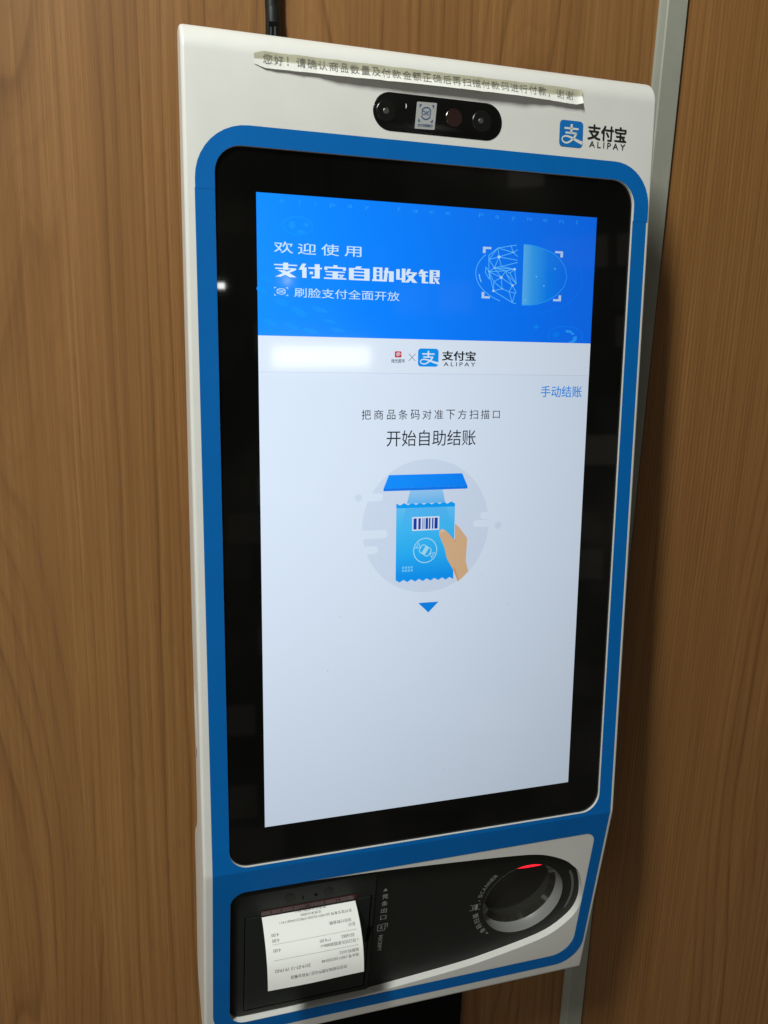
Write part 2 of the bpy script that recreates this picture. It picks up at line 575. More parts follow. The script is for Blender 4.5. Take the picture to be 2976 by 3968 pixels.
# profile of the front, from the top rear edge down to the bottom rear edge: (v, n, normal v, normal n)
path = [(0.3462, -0.0250, 1, 0), (0.3462, -0.0200, 1, 0)]
for i in range(1, 12):
    a = math.radians(90 * i / 12)
    path.append((0.3262 + 0.020 * math.cos(a), -0.020 + 0.020 * math.sin(a), math.cos(a), math.sin(a)))
path.append((0.3262, 0.0, 0, 1))
iF0 = len(path) - 1
path.append((VF + 0.0030, 0.0, 0, 1))
iF1 = len(path) - 1
na = (-math.sin(A), math.cos(A))
q1 = chin(0, 0.0030)
for t in (0.25, 0.5, 0.75):
    a_, c_, b_ = (VF + 0.003, 0.0), (VF, 0.0), (q1[1], q1[2])
    pv = [(1 - t) ** 2 * a_[k] + 2 * t * (1 - t) * c_[k] + t * t * b_[k] for k in (0, 1)]
    path.append((pv[0], pv[1], -math.sin(A * t), math.cos(A * t)))
path.append((q1[1], q1[2], *na))
iC0 = len(path) - 1
q2 = chin(0, 0.1880)
path.append((q2[1], q2[2], *na))
iC1 = len(path) - 1
for i in range(1, 7):
    a = math.radians(90 * i / 6)
    pc = chin(0, 0.1880 + 0.005 * math.sin(a), -0.005 + 0.005 * math.cos(a))
    path.append((pc[1], pc[2], -math.sin(A) * math.cos(a) - math.cos(A) * math.sin(a), math.cos(A) * math.cos(a) - math.sin(A) * math.sin(a)))
pc = chin(0, 0.193, -0.034)
path.append((pc[1], pc[2], path[-1][2], path[-1][3]))
rear = [(-0.448, -0.0822), (-0.434, -0.0995), (-0.417, -0.1030), (-0.363, -0.0945), (-0.327, -0.0885), (-0.298, -0.0885), (-0.284, -0.0850), (-0.277, -0.0800), (-0.262, -0.0590), (-0.254, -0.0520), (-0.245, -0.0485), (-0.078, -0.0455), (0.213, -0.0315), (0.294, -0.0275), (0.335, -0.0260)]

NB = 6
cols = []
for j in range(NB + 1):
    a = math.pi / 2 * j / NB
    cols.append((-HW + RE * (1 - math.sin(a)), RE * (1 - math.cos(a))))     # (u, set-back)
cols = [(u, d) for u, d in cols][::-1]      # from the side (d = RE) to the front (d = 0)
cols = [(-HW + RE * (1 - math.cos(math.pi / 2 * j / NB)), RE * (1 - math.sin(math.pi / 2 * j / NB))) for j in range(NB + 1)]
body = MB()
def pp(i, u, d):
    v, n, nv, nn = path[i]
    return (u, v - nv * d, n - nn * d)
for sgn in (1, -1):
    for i in range(len(path) - 1):
        for j in range(NB):
            (ua, da), (ub, db) = cols[j], cols[j + 1]
            qd = [pp(i, sgn * ua, da), pp(i, sgn * ub, db), pp(i + 1, sgn * ub, db), pp(i + 1, sgn * ua, da)]
            body.add(qd, [[0, 1, 2, 3]], M['white'])
ui = HW - RE
for i in range(len(path) - 1):
    if i in (iF0, iC0):
        continue
    body.add([pp(i, -ui, 0), pp(i, ui, 0), pp(i + 1, ui, 0), pp(i + 1, -ui, 0)], [[0, 1, 2, 3]], M['white'])
# the two flat fronts with their openings
OPEN = [(-162.0, 267.8), (166.4, -270.4)]
GL = rrect(-162.0, -270.2, 166.3, 267.9, (15, 17, 19, 19), 10)
GD = 0.0020
vs, fs = fill2d([[(-ui * 1000, path[iF1][0] * 1000), (ui * 1000, path[iF1][0] * 1000), (ui * 1000, 326.2), (-ui * 1000, 326.2)], GL])
body.add([(x / 1000, y / 1000, 0) for x, y in vs], fs, M['white'])
n = len(GL)
body.add([(x / 1000, y / 1000, 0) for x, y in GL] + [(x / 1000, y / 1000, -0.006) for x, y in GL], [[i, (i + 1) % n, n + (i + 1) % n, n + i] for i in range(n)], M['white'])
RIM = spline([(-161.5, 140), (-161.5, 40), (-161.3, 28), (-159.2, 22.6), (-154, 20.5), (-146, 20.3), (-110, 20.4), (-30, 23.5), (39.7, 28.2), (84.7, 31.8), (108, 34.7), (124.3, 39.4), (141.5, 48.3), (151, 56.7), (157, 63.5), (162.4, 75.8), (166.0, 89), (166.8, 104), (161.7, 118.8), (147.5, 132.6), (132.3, 140.6), (108.7, 147), (77.6, 153.6), (54.6, 157.4), (7, 162.1), (-53.9, 166.6), (-110, 167.0), (-148, 166.8), (-157, 165.0), (-161, 158.5)], 6)
RD = 0.0066
vs, fs = fill2d([[(-ui * 1000, 3.0), (ui * 1000, 3.0), (ui * 1000, 188.0), (-ui * 1000, 188.0)], RIM])
body.add([chin_mm(0)(*q) for q in vs], fs, M['white'])
n = len(RIM)
body.add([chin_mm(0)(*q) for q in RIM] + [chin_mm(-0.012)(*q) for q in RIM], [[i, (i + 1) % n, n + (i + 1) % n, n + i] for i in range(n)], M['white'])
# sides and back
for sgn in (1, -1):
    lp = [pp(i, sgn * HW, RE) for i in range(len(path))] + [(sgn * HW, v, nn) for v, nn in rear]
    v2, f2 = fill2d([[(q[1], q[2]) for q in lp]])
    body.add([(sgn * HW, a, b) for a, b in v2], f2, M['rear'] if False else M['white'])
bp = [pp(len(path) - 1, 0, RE)[1:]] + rear + [pp(0, 0, RE)[1:]]
for a, b in zip(bp, bp[1:]):
    body.add([(-HW, *a), (HW, *a), (HW, *b), (-HW, *b)], [[0, 1, 2, 3]], M['white'])
body_o = body.build('housing', K, smooth=35, fix=True)

# a small cover on the left side of the housing
pc = MB()
out = [(-0.1298, -0.0395), (-0.134, -0.030), (-0.150, -0.0225), (-0.172, -0.0200), (-0.186, -0.0195), (-0.197, -0.0225), (-0.1965, -0.0330), (-0.190, -0.0430), (-0.172, -0.0450), (-0.145, -0.0445)]
n = len(out)
inn = [((v - -0.165) * 0.93 - 0.165, (k + 0.033) * 0.86 - 0.033) for v, k in out]
pc.add([(-HW + 0.0002, *q) for q in out] + [(-HW - 0.0004, *q) for q in inn], [[i, (i + 1) % n, n + (i + 1) % n, n + i] for i in range(n)] + [[n + i for i in range(n)]], M['white'])
pc.add([(-HW - 0.0006, -0.176, -0.0225), (-HW - 0.0006, -0.184, -0.0232), (-HW - 0.0006, -0.185, -0.0262), (-HW - 0.0006, -0.177, -0.0262)], [[0, 1, 2, 3]], M['gap'])
pc.build('side_cover', K, smooth=30, fix=True)

# blue border film in its three lengths
dz = 0.00028
dec = MB()
def film(loops, to):
    vs, fs = fill2d(loops)
    dec.add([to(*q) for q in vs], fs, M['blue'])
def arc(cx, cy, r, a0, a1, n=10):
    return [(cx + r * math.cos(math.radians(a0 + (a1 - a0) * i / n)), cy + r * math.sin(math.radians(a0 + (a1 - a0) * i / n))) for i in range(n + 1)]
film([[(-175.3, 238.0)] + arc(-138.3, 244.2, 37.0, 180, 90) + arc(147.6, 249.0, 32.2, 90, 0) + [(179.8, 237.6), (166.8, 237.6)] + arc(147.8, 248.9, 19.0, 0, 90) + arc(-143.0, 248.9, 19.0, 90, 180) + [(-162.0, 238.0)]], front_mm(dz * 1.5))
film([[(-175.6, 238.4), (-162.1, 238.4), (-162.1, -255.2)] + arc(-147.1, -255.2, 15.0, 180, 270) + arc(149.3, -253.2, 17.0, 270, 360) + [(166.3, 238.0), (178.9, 238.0), (178.7, -274.0), (-175.4, -274.0)]], front_mm(dz))
film([rrect(-175.4, -0.2, 178.3, 180.0, (0, 0, 27, 27), 10), rrect(-161.7, 20.5, 167.3, 167.1, (13, 10, 22, 15), 8)], chin_mm(dz))
dec.build('border_film', K)

# display: black glass, lit picture
g = MB()
GL2 = rrect(-161.9, -270.1, 166.2, 267.8, (15, 17, 19, 19), 10)
n = len(GL2)
g.add([(x / 1000, y / 1000, -GD) for x, y in GL2] + [(x / 1000, y / 1000, -0.0055) for x, y in GL2], [list(range(n))] + [[n + i, n + (i + 1) % n, (i + 1) % n, i] for i in range(n)], M['glass'])
g_edge = stroke(rrect(-161.7, -269.9, 165.1, 267.6, (15, 17, 19, 19), 10), 0.5, True)
glass = g.build('display_glass', K)

KS = (0.5981 + GD) / 0.5981
def ui(layer):
    z = -GD + 0.00009 * (layer + 1)
    def to(x, y):
        u = -0.2228 + ((x - 134.0) / 1000 + 0.2228) * KS
        v = 0.1137 + ((238.25 - y) / 1000 - 0.1137) * KS
        return (u, v, z)
    return to
def P(mb, pts, m, layer):
    mb.poly([(x, -y) for x, y in pts], m, lambda x, y: ui(layer)(x, -y))
def Q(mb, pts, wd, m, layer, closed=False):
    for q in stroke(pts, wd, closed):
        P(mb, q, m, layer)
def T(mb, body, x0, y0, x1, y1, m, layer, bold=0.0, space=1.0):
    put_text(mb, body, x0, -y1, x1, -y0, m, lambda x, y: ui(layer)(x, -y), bold, space)

WH = (0.735, 0.850, 1.0)
white_page = lc('page', WH)
s = MB()
P(s, [(0, 97), (268, 97), (268, 476.5), (0, 476.5)], white_page, 0)
screen = s.build('screen', glass)
ban = MB()
P(ban, [(0, 0), (268, 0), (268, 97.2), (0, 97.2)], lcd('lcd_banner', None, [(0.0, (0.004, 0.295, 1.16)), (0.30, (0.0, 0.250, 1.12)), (0.6, (0.0, 0.215, 1.08)), (1.0, (0.0, 0.175, 1.03))], 'X', -0.13, 0.13), 1)
B1, B2, B3 = lc('b1', (0.006, 0.335, 1.2)), lc('b2', (0.010, 0.33, 1.2)), lc('b3', (0.0, 0.215, 1.08))
# soft spots of light in the banner picture
for (x, y, rx, ry, a) in [(17, 74, 5, 2.2, 20), (30, 80, 6, 2.4, 25), (9, 88, 5, 2.5, 20), (24, 90, 6, 2.0, 20), (45, 78, 6, 1.6, 15), (3, 66, 4, 2.0, 25), (38, 93, 6, 1.6, 12), (6, 58, 5, 1.7, 20), (58, 92, 6, 1.4, 10), (52, 86, 5, 1.3, 12)]:
    ca, sa = math.cos(math.radians(a)), math.sin(math.radians(a))
    P(ban, [(x + px_ * ca - py_ * sa, y + px_ * sa + py_ * ca) for px_, py_ in circ(0, 0, rx, ry, 20)], lc('spot', (0.004, 0.315, 1.18)), 2)
# two faint round face badges
Q(ban, circ(29.0, 20.7, 10.8, 6.0, 40), 0.6, B1, 2, True)
P(ban, circ(25.0, 20.5, 2.2, 2.8, 16), B1, 2)
P(ban, circ(31.5, 24.6, 3.0, 1.1, 16), B1, 2)
P(ban, circ(35.2, 19.5, 1.8, 1.5, 16), B1, 2)
Q(ban, circ(245, 91.6, 15.4, 7.3, 40, 158, 382), 0.7, lc('b4', (0.0, 0.235, 1.08)), 2)
P(ban, circ(236.5, 91.0, 3.0, 2.2, 16), lc('b4', None), 2)
P(ban, [(244.7, 87.0), (249, 87.2), (253.3, 90.0), (250.6, 90.9), (249.6, 89.3), (245.2, 89.0)], lc('b5', (0.02, 0.38, 1.15)), 2)
P(ban, [(252.4, 92.0), (255.2, 91.8), (255.2, 94.6), (252.6, 97.0), (247.0, 97.0), (251.6, 94.8)], lc('b5', None), 2)
P(ban, [(218.8, 82.9), (219.6, 84.8), (222.4, 85.5), (219.6, 86.3), (218.8, 88.1), (218.0, 86.3), (215.2, 85.5), (218.0, 84.8)], lc('b6', (0.0, 0.29, 1.1)), 2)
Q(ban, circ(205.5, 49.0, 52.2, 27.0, 70, -25, 215), 0.45, lc('b7', (0.0, 0.23, 1.08)), 2)
ban.build('banner', screen)

bt = MB()
TW = lc('letter_white', (0.60, 0.86, 1.05))
TB = lc('letter_bright', (0.74, 0.90, 1.05))
T(bt, '欢', 12.0, 32.0, 25.6, 39.8, TW, 3, 0.006)
T(bt, '迎', 29.0, 32.3, 42.3, 39.9, TW, 3, 0.006)
T(bt, '使', 46.0, 32.0, 59.2, 39.9, TW, 3, 0.006)
T(bt, '用', 63.2, 32.6, 75.9, 39.7, TW, 3, 0.006)
bt.build('welcome_lettering', screen)
bt = MB()
x = 11.9
# poster lettering of the headline, each character from heavy blocks and thin bars (0..1, y upwards)
R_ = lambda a, b, c, d: [(a, b), (c, b), (c, d), (a, d)]
D_ = lambda x0, y0, x1, y1, h: [(x0 - h, y0), (x0 + h, y0), (x1 + h, y1), (x1 - h, y1)]
POSTER = [
    [R_(0.0, 0.80, 1.0, 0.88), R_(0.39, 0.50, 0.61, 1.0), R_(0.05, 0.54, 0.95, 0.63), D_(0.16, 0.0, 0.86, 0.54, 0.115), D_(0.82, 0.0, 0.30, 0.46, 0.15)],
    [D_(0.06, 0.56, 0.22, 1.0, 0.085), R_(0.13, 0.0, 0.32, 0.74), R_(0.40, 0.66, 1.0, 0.77), R_(0.68, 0.06, 0.90, 1.0), R_(0.54, 0.0, 0.90, 0.12), R_(0.46, 0.28, 0.60, 0.46)],
    [R_(0.42, 0.86, 0.60, 1.0), R_(0.02, 0.76, 0.98, 0.87), R_(0.02, 0.64, 0.15, 0.76), R_(0.85, 0.64, 0.98, 0.76), R_(0.06, 0.48, 0.94, 0.56), R_(0.10, 0.26, 0.90, 0.34), R_(0.0, 0.0, 1.0, 0.10), R_(0.38, 0.10, 0.62, 0.48), R_(0.70, 0.13, 0.84, 0.23)],
    [D_(0.40, 0.84, 0.50, 1.0, 0.12), R_(0.03, 0.0, 0.25, 0.86), R_(0.73, 0.0, 0.97, 0.86), R_(0.25, 0.77, 0.73, 0.86), R_(0.25, 0.54, 0.73, 0.63), R_(0.25, 0.30, 0.73, 0.39), R_(0.25, 0.0, 0.73, 0.12)],
    [R_(0.05, 0.10, 0.20, 1.0), R_(0.34, 0.10, 0.47, 1.0), R_(0.20, 0.90, 0.34, 1.0), R_(0.20, 0.64, 0.34, 0.72), R_(0.20, 0.38, 0.34, 0.46), R_(0.0, 0.0, 0.53, 0.13), R_(0.54, 0.64, 0.78, 0.76), D_(0.60, 0.0, 0.67, 1.0, 0.075), R_(0.78, 0.0, 1.0, 0.76)],
    [R_(0.03, 0.18, 0.19, 0.94), R_(0.19, 0.18, 0.29, 0.30), R_(0.29, 0.0, 0.46, 1.0), D_(0.53, 0.56, 0.64, 1.0, 0.075), R_(0.60, 0.66, 1.0, 0.77), D_(0.52, 0.0, 0.90, 0.66, 0.09), D_(0.92, 0.0, 0.62, 0.52, 0.11)],
    [D_(0.05, 0.66, 0.16, 1.0, 0.07), R_(0.12, 0.78, 0.44, 0.88), R_(0.02, 0.50, 0.44, 0.59), R_(0.15, 0.0, 0.32, 0.78), R_(0.15, 0.0, 0.46, 0.11), R_(0.52, 0.0, 0.69, 1.0), R_(0.69, 0.91, 0.84, 1.0), R_(0.84, 0.50, 1.0, 1.0), R_(0.69, 0.70, 0.84, 0.78), R_(0.69, 0.50, 0.84, 0.58), R_(0.69, 0.0, 0.78, 0.12), D_(0.95, 0.0, 0.77, 0.44, 0.07), D_(0.80, 0.20, 0.97, 0.40, 0.05)],
]
for blocks in POSTER:
    for k, bl in enumerate(blocks):
        bt.poly([(x + 16.6 * a, -56.1 + 9.8 * b) for a, b in bl], TB, lambda X_, Y_, k=k: (lambda q: (q[0], q[1], q[2] + k * 0.000006))(ui(3)(X_, -Y_)))
    x += 18.05
bt.build('title_lettering', screen)
bt = MB()
T(bt, '刷脸支付全面开放', 26.3, 63.1, 105.4, 69.8, TW, 3, 0.0)
bt.build('subtitle_lettering', screen)
bt = MB()
fa = lc('faint_letter', (0.02, 0.36, 1.18))
for wi, (ch, xx) in enumerate(zip('AlipayFacePayment', [17.8, 30.5, 42.0, 54.3, 67.3, 79.8, 104.3, 117.0, 129.8, 142.5, 169.2, 182.5, 196.0, 209.5, 223.0, 237.0, 250.4])):
    if wi in (6, 10):
        bt.build('faint_lettering', screen)
        bt = MB()
    hh = {'y': (3.9, 6.8), 'p': (3.9, 6.8)}.get(ch, (3.2, 6.1) if ch in 'AlFPt' else (3.9, 6.1))
    if ch == 'i':
        hh = (3.2, 6.1)
    ww = 0.35 if ch in 'il' else (1.1 if ch in 'Ft' else 1.9)
    T(bt, ch, xx - ww, hh[0], xx + ww, hh[1], fa, 3)
bt.build('faint_lettering', screen)
bt = MB()
def eye_icon(mb, cx, cy, r, ry, m, put, wd):
    for a0, a1 in ((25, 155), (205, 335)):
        for q in stroke(circ(cx, cy, r * 0.68, ry * 0.68, 16, a0, a1), wd):
            put(mb, q, m)
    for sx in (-1, 1):
        for sy in (-1, 1):
            X, Y = cx + sx * r, cy + sy * ry
            put(mb, [(X, Y), (X - sx * r * 0.3, Y), (X - sx * r * 0.3, Y - sy * wd), (X - sx * wd, Y - sy * wd), (X - sx * wd, Y - sy * ry * 0.34), (X, Y - sy * ry * 0.34)], m)
eye_icon(bt, 16.8, 66.2, 5.0, 2.9, TW, lambda mb, q, m: P(mb, q, m, 3), 0.4)
T(bt, 'OIO', 13.6, 65.1, 20.0, 67.2, TW, 3, 0.02)
bt.build('eye_icon', screen)

# face-scan picture
fp = MB()
FN = [(183.8, 27.49), (176.33, 33.34), (176.65, 36.34), (184.97, 34.04), (194.44, 24.83), (196.81, 30.08), (200.34, 27.99), (200.69, 33.05), (200.66, 35.79), (181.48, 42.23), (187.16, 41.01), (200.72, 37.31), (198.4, 42.52), (191.23, 44.0), (176.96, 45.29), (187.32, 49.14), (194.55, 45.76), (191.69, 46.52), (181.28, 52.58), (188.5, 57.51), (181.24, 59.39), (197.08, 54.73), (200.29, 53.18), (194.36, 59.52), (199.49, 60.42), (197.45, 67.58), (200.54, 68.32), (200.56, 59.92), (174.35, 41.81), (177.51, 50.96), (174.14, 46.05), (199.48, 24.56)]
FE = [(0, 1), (0, 2), (0, 3), (0, 5), (0, 31), (3, 2), (3, 5), (3, 8), (3, 9), (3, 10), (4, 5), (5, 6), (5, 7), (2, 9), (2, 14), (1, 2), (9, 10), (9, 14), (9, 12), (9, 13), (9, 15), (10, 11), (10, 12), (12, 13), (12, 16), (13, 14), (13, 16), (14, 15), (14, 18), (14, 20), (15, 18), (15, 21), (15, 19), (15, 13), (17, 21), (17, 22), (16, 22), (12, 22), (13, 17), (18, 20), (18, 19), (19, 20), (19, 23), (23, 21), (21, 22), (21, 27), (23, 24), (23, 25), (24, 25), (20, 25), (25, 26), (24, 27), (28, 14), (28, 30), (30, 29), (29, 14)]
LN = lc('mesh_line', (0.12, 0.58, 1.15))
for a, b in FE:
    Q(fp, [FN[a], FN[b]], 0.55, LN, 3)
for i, r in ((3, 1.3), (12, 1.1), (15, 1.2), (20, 1.1), (21, 1.0), (9, 0.7), (5, 0.6), (19, 0.5), (14, 0.5)):
    P(fp, circ(*FN[i], r, r * 0.85, 12), lc('mesh_node', (0.50, 0.74, 1.08)), 4)
FR = [(205.45, 23.6), (211.8, 23.89), (219.94, 25.49), (230.46, 28.65), (236.64, 32.84), (241.44, 38.44), (243.77, 46.8), (241.5, 54.08), (235.78, 60.2), (227.76, 65.07), (218.95, 68.0), (213.07, 68.98), (205.71, 69.3)]
P(fp, FR, lcd('lcd_face_half', None, [(0.0, (0.12, 0.52, 1.02)), (0.25, (0.035, 0.38, 0.98)), (0.6, (0.0, 0.24, 1.0)), (1.0, (0.0, 0.18, 1.02))], 'X', 0.0715, 0.1095), 3)
Q(fp, FR, 0.7, lc('face_edge', (0.02, 0.36, 1.15)), 4)
Q(fp, circ(205.5, 46.5, 39.3, 22.8, 40, 118, 217), 0.5, LN, 3)
Q(fp, [(168.9, 47.5), (169.6, 50.5), (170.9, 53.2)], 0.8, lc('mesh_bright', (0.22, 0.66, 1.15)), 3)
cs = [(171.4, 27.2, 1, 1), (239.4, 27.2, -1, 1), (171.4, 65.2, 1, -1), (239.4, 65.2, -1, -1)]
for X, Y, sx, sy in cs:
    P(fp, [(X, Y), (X + sx * 6.9, Y), (X + sx * 6.9, Y + sy * 1.6), (X + sx * 2.2, Y + sy * 1.6), (X + sx * 2.2, Y + sy * 4.6), (X, Y + sy * 4.6)], lc('bracket', (0.52, 0.72, 1.02)), 5)
for X, Y in ((232.9, 40.6), (223.9, 53.9), (217.1, 47.3), (208.6, 65.4)):
    P(fp, circ(X, Y, 0.55, 0.6, 8), lc('mesh_bright', None), 5)
fp.build('face_scan_picture', screen)

# white header with the two logos
hd = MB()
P(hd, [(0, 97.2), (268, 97.2), (268, 122.6), (0, 122.6)], lc('header', (0.76, 0.865, 1.0)), 1)
P(hd, [(0, 122.6), (268, 122.6), (268, 123.0), (0, 123.0)], lc('rule', (0.60, 0.70, 0.86)), 1)
INK = lc('letter_black', (0.012, 0.015, 0.020))
LB = lc('logo_blue', (0.0, 0.31, 0.94))
def zhi_mark(x0, y0, x1, y1, put):
    """the payment logo: a Chinese character drawn in thick strokes; y grows downwards"""
    X = lambda a: x0 + a * (x1 - x0)
    Y = lambda a: y0 + a * (y1 - y0)
    h = (y1 - y0)
    def q(pts, wd):
        pts = [(X(a), Y(b)) for a, b in pts]
        for k in stroke(pts, [z * h for z in wd] if isinstance(wd, list) else wd * h):
            put(k)
    q([(0.20, 0.300), (0.80, 0.300)], 0.075)
    q([(0.50, 0.13), (0.50, 0.47)], 0.095)
    q([(0.25, 0.470), (0.735, 0.470)], 0.070)
    q([(0.72, 0.455), (0.66, 0.58), (0.57, 0.70), (0.45, 0.80), (0.33, 0.855), (0.22, 0.85), (0.135, 0.79), (0.115, 0.71), (0.16, 0.635), (0.25, 0.60), (0.36, 0.60), (0.50, 0.64), (0.66, 0.705), (0.82, 0.765), (1.0, 0.82)], [0.085, 0.085, 0.08, 0.075, 0.07, 0.065, 0.06, 0.055, 0.06, 0.065, 0.075, 0.085, 0.10, 0.115, 0.13])
P(hd, rrect(120.8, 103.9, 137.4, 117.4, (2.4, 2.4, 2.4, 2.4), 5), LB, 2)
zhi_mark(120.8, 103.9, 137.4, 117.4, lambda k: P(hd, k, lc('header_white', (0.74, 0.85, 1.0)), 3))
T(hd, '支付宝', 140.2, 105.4, 168.2, 112.5, INK, 2, 0.036)
T(hd, 'ALIPAY', 141.7, 113.8, 167.9, 116.8, INK, 2, 0.012, 1.45)
P(hd, rrect(102.4, 106.4, 107.6, 110.9, (0.8, 0.8, 0.8, 0.8), 4), lc('red', (0.62, 0.03, 0.045)), 2)
Q(hd, [(105 + (0.25 + 0.115 * t) * math.cos(t * 0.9), 108.7 + (0.22 + 0.10 * t) * math.sin(t * 0.9)) for t in range(0, 15)], 0.42, lc('header_white', None), 3)
T(hd, '烛光超市', 99.7, 112.0, 110.4, 114.9, INK, 2, 0.012)
Q(hd, [(113.4, 108.0), (118.8, 113.4)], 0.38, lc('cross', (0.10, 0.12, 0.15)), 2)
Q(hd, [(118.8, 108.0), (113.4, 113.4)], 0.38, lc('cross', None), 2)
hd.build('header_bar', screen)

tx = MB()
T(tx, '手动结账', 225.2, 131.2, 262.2, 140.2, lc('link_blue', (0.01, 0.30, 0.92)), 2, 0.008)
tx.build('link_lettering', screen)
tx = MB()
xx = 76.8
for ch in '把商品条码对准下方扫描口':
    T(tx, ch, xx + (0.6 if ch in '口品' else 0), 150.0 if ch not in '口' else 151.0, xx + 7.3 - (0.8 if ch in '口' else 0), 157.4 if ch not in '口' else 156.9, INK, 2, 0.0)
    xx += 9.71
tx.build('instruction_lettering', screen)
tx = MB()
T(tx, '开始自助结账', 96.7, 165.6, 170.1, 177.9, INK, 2, 0.002)
tx.build('heading_lettering', screen)

il = MB()
P(il, circ(130.6, 241.2, 52.8, 53.2, 72), lc('disc', (0.655, 0.765, 0.935)), 1)
P(il, circ(74.8, 216.7, 2.9, 2.9, 20), lc('disc', None), 1)
P(il, circ(192.0, 242.9, 2.9, 2.9, 20), lc('disc', None), 1)
for x0, y0, x1, y1 in ((79.5, 213.7, 94.3, 219.8), (74.0, 242.4, 98.2, 249.0), (74.0, 255.0, 90.8, 261.0), (176.0, 231.4, 188.0, 237.2), (170.0, 237.9, 188.3, 243.6)):
    P(il, rrect(x0, y0, x1, y1, 2.9, 6), white_page, 2)
B_ = lambda nm, c: lc(nm, c)
slab_m = lcd('lcd_slab', None, [(0.0, (0.0, 0.30, 1.10)), (1.0, (0.0, 0.25, 1.05))], 'X', -0.04, 0.03)
P(il, [(98.9, 199.8), (159.4, 199.8), (164.2, 210.0), (94.6, 210.2)], slab_m, 2)
P(il, [(94.6, 210.2), (164.2, 210.0), (164.1, 212.1), (94.6, 212.2)], B_('slab_edge', (0.0, 0.20, 0.92)), 3)
P(il, [(116.3, 212.1), (143.3, 212.1), (145.6, 222.6), (113.8, 222.6)], lcd('lcd_beam', None, [(0.0, (0.12, 0.50, 0.98)), (1.0, (0.32, 0.63, 0.97))], 'Z' if False else 'Y', 0.013, 0.026), 2)
bag_m = lcd('lcd_bag', None, [(0.0, (0.0, 0.31, 0.98)), (0.35, (0.02, 0.47, 1.02)), (0.75, (0.06, 0.55, 1.02)), (1.0, (0.14, 0.58, 1.02))], 'Y', -0.045, 0.0135)
zig = [(105.0, 222.2)]
k = 15
for i in range(1, k + 1):
    zig.append((105.0 + 49.0 * i / k, 222.0 + (1.7 if i % 2 else 0.0)))
P(il, zig + [(154.0, 226.1), (105.2, 225.9)], B_('bag_top', (0.0, 0.38, 1.02)), 2)
P(il, [(105.2, 225.9), (154.0, 226.1), (154.0, 281.4), (105.4, 281.3)], bag_m, 2)
P(il, [(112.8, 226.0), (146.8, 226.0), (150.9, 240.5), (109.5, 240.5)], lcd('lcd_bag_beam', None, [(0.0, (0.06, 0.53, 1.02)), (1.0, (0.10, 0.52, 1.0))], 'Y', -0.001, 0.013), 3)
zig = [(154.1, 285.3)]
for i in range(1, k + 1):
    zig.append((154.1 - 48.7 * i / k, 285.2 - (1.9 if i % 2 else 0.0)))
P(il, [(105.4, 281.3), (154.0, 281.4)] + zig, B_('bag_bottom', (0.0, 0.33, 1.0)), 2)
P(il, [(118.2, 233.3), (140.9, 233.3), (141.0, 244.2), (118.4, 244.3)], white_page, 4)
for a, b in ((119.4, 122.0), (123.4, 125.4), (126.8, 127.4), (128.0, 128.5), (129.4, 131.5), (132.2, 133.5), (134.8, 136.0), (136.9, 139.6)):
    P(il, [(a, 234.4), (b, 234.4), (b, 243.2), (a, 243.2)], B_('bars', (0.005, 0.055, 0.42)), 5)
CW = B_('candy', (0.40, 0.78, 1.0))
Q(il, circ(129.6, 260.4, 9.7, 9.8, 44), 0.75, CW, 4, True)
ca, sa = math.cos(math.radians(32)), math.sin(math.radians(32))
def cd(pts):
    return [(129.6 + x * ca - y * sa, 260.4 + x * sa + y * ca) for x, y in pts]
Q(il, cd(rrect(-4.6, -3.4, 4.6, 3.4, 1.8, 5)), 0.7, CW, 4, True)
P(il, cd([(-1.6, -3.2), (1.6, -3.2), (1.6, 3.2), (-1.6, 3.2)]), CW, 4)
for sx in (-1, 1):
    Q(il, cd([(sx * 4.7, 0), (sx * 8.4, -2.5), (sx * 7.6, 0), (sx * 8.4, 2.5)]), 0.8, CW, 4, True)
for r in range(2):
    for c in range(4):
        X, Y = 110.5 + c * 2.4, 272.5 + r * 2.5
        P(il, [(X, Y), (X + 1.8, Y), (X + 1.8, Y + 1.8), (X, Y + 1.8)], B_('small_letters', (0.16, 0.60, 1.02)), 4)
SK, SK2 = B_('skin', (0.72, 0.47, 0.27)), B_('skin_dark', (0.66, 0.37, 0.16))
P(il, [(154.2, 240.0), (157.5, 242.5), (164.9, 251.8), (165.0, 254.5), (164.4, 271.0), (166.8, 279.6), (162.0, 284.2), (157.9, 287.2), (154.6, 279.0), (148.0, 268.0), (145.6, 258.5), (142.6, 252.0), (140.8, 247.6), (141.2, 244.8), (143.6, 243.6), (146.2, 245.0), (148.4, 246.8), (154.4, 253.6)], SK, 6)
P(il, [(153.8, 274.6), (155.4, 276.4), (158.8, 286.6), (157.8, 287.3), (154.6, 279.6)], SK2, 7)
P(il, [(150.4, 249.0), (154.4, 253.6), (155.6, 251.5), (155.2, 254.8), (154.2, 254.6)], SK2, 7)
P(il, [(141.4, 245.2), (143.6, 243.9), (146.0, 245.2), (145.0, 246.2), (142.9, 246.6)], B_('nail', (0.76, 0.58, 0.42)), 7)
il.build('scan_illustration', screen)
ar = MB()
P(ar, [(124.6, 303.0), (141.9, 303.0), (133.3, 311.4)], B_('arrow', (0.0, 0.26, 0.90)), 2)
ar.build('arrow_mark', screen)

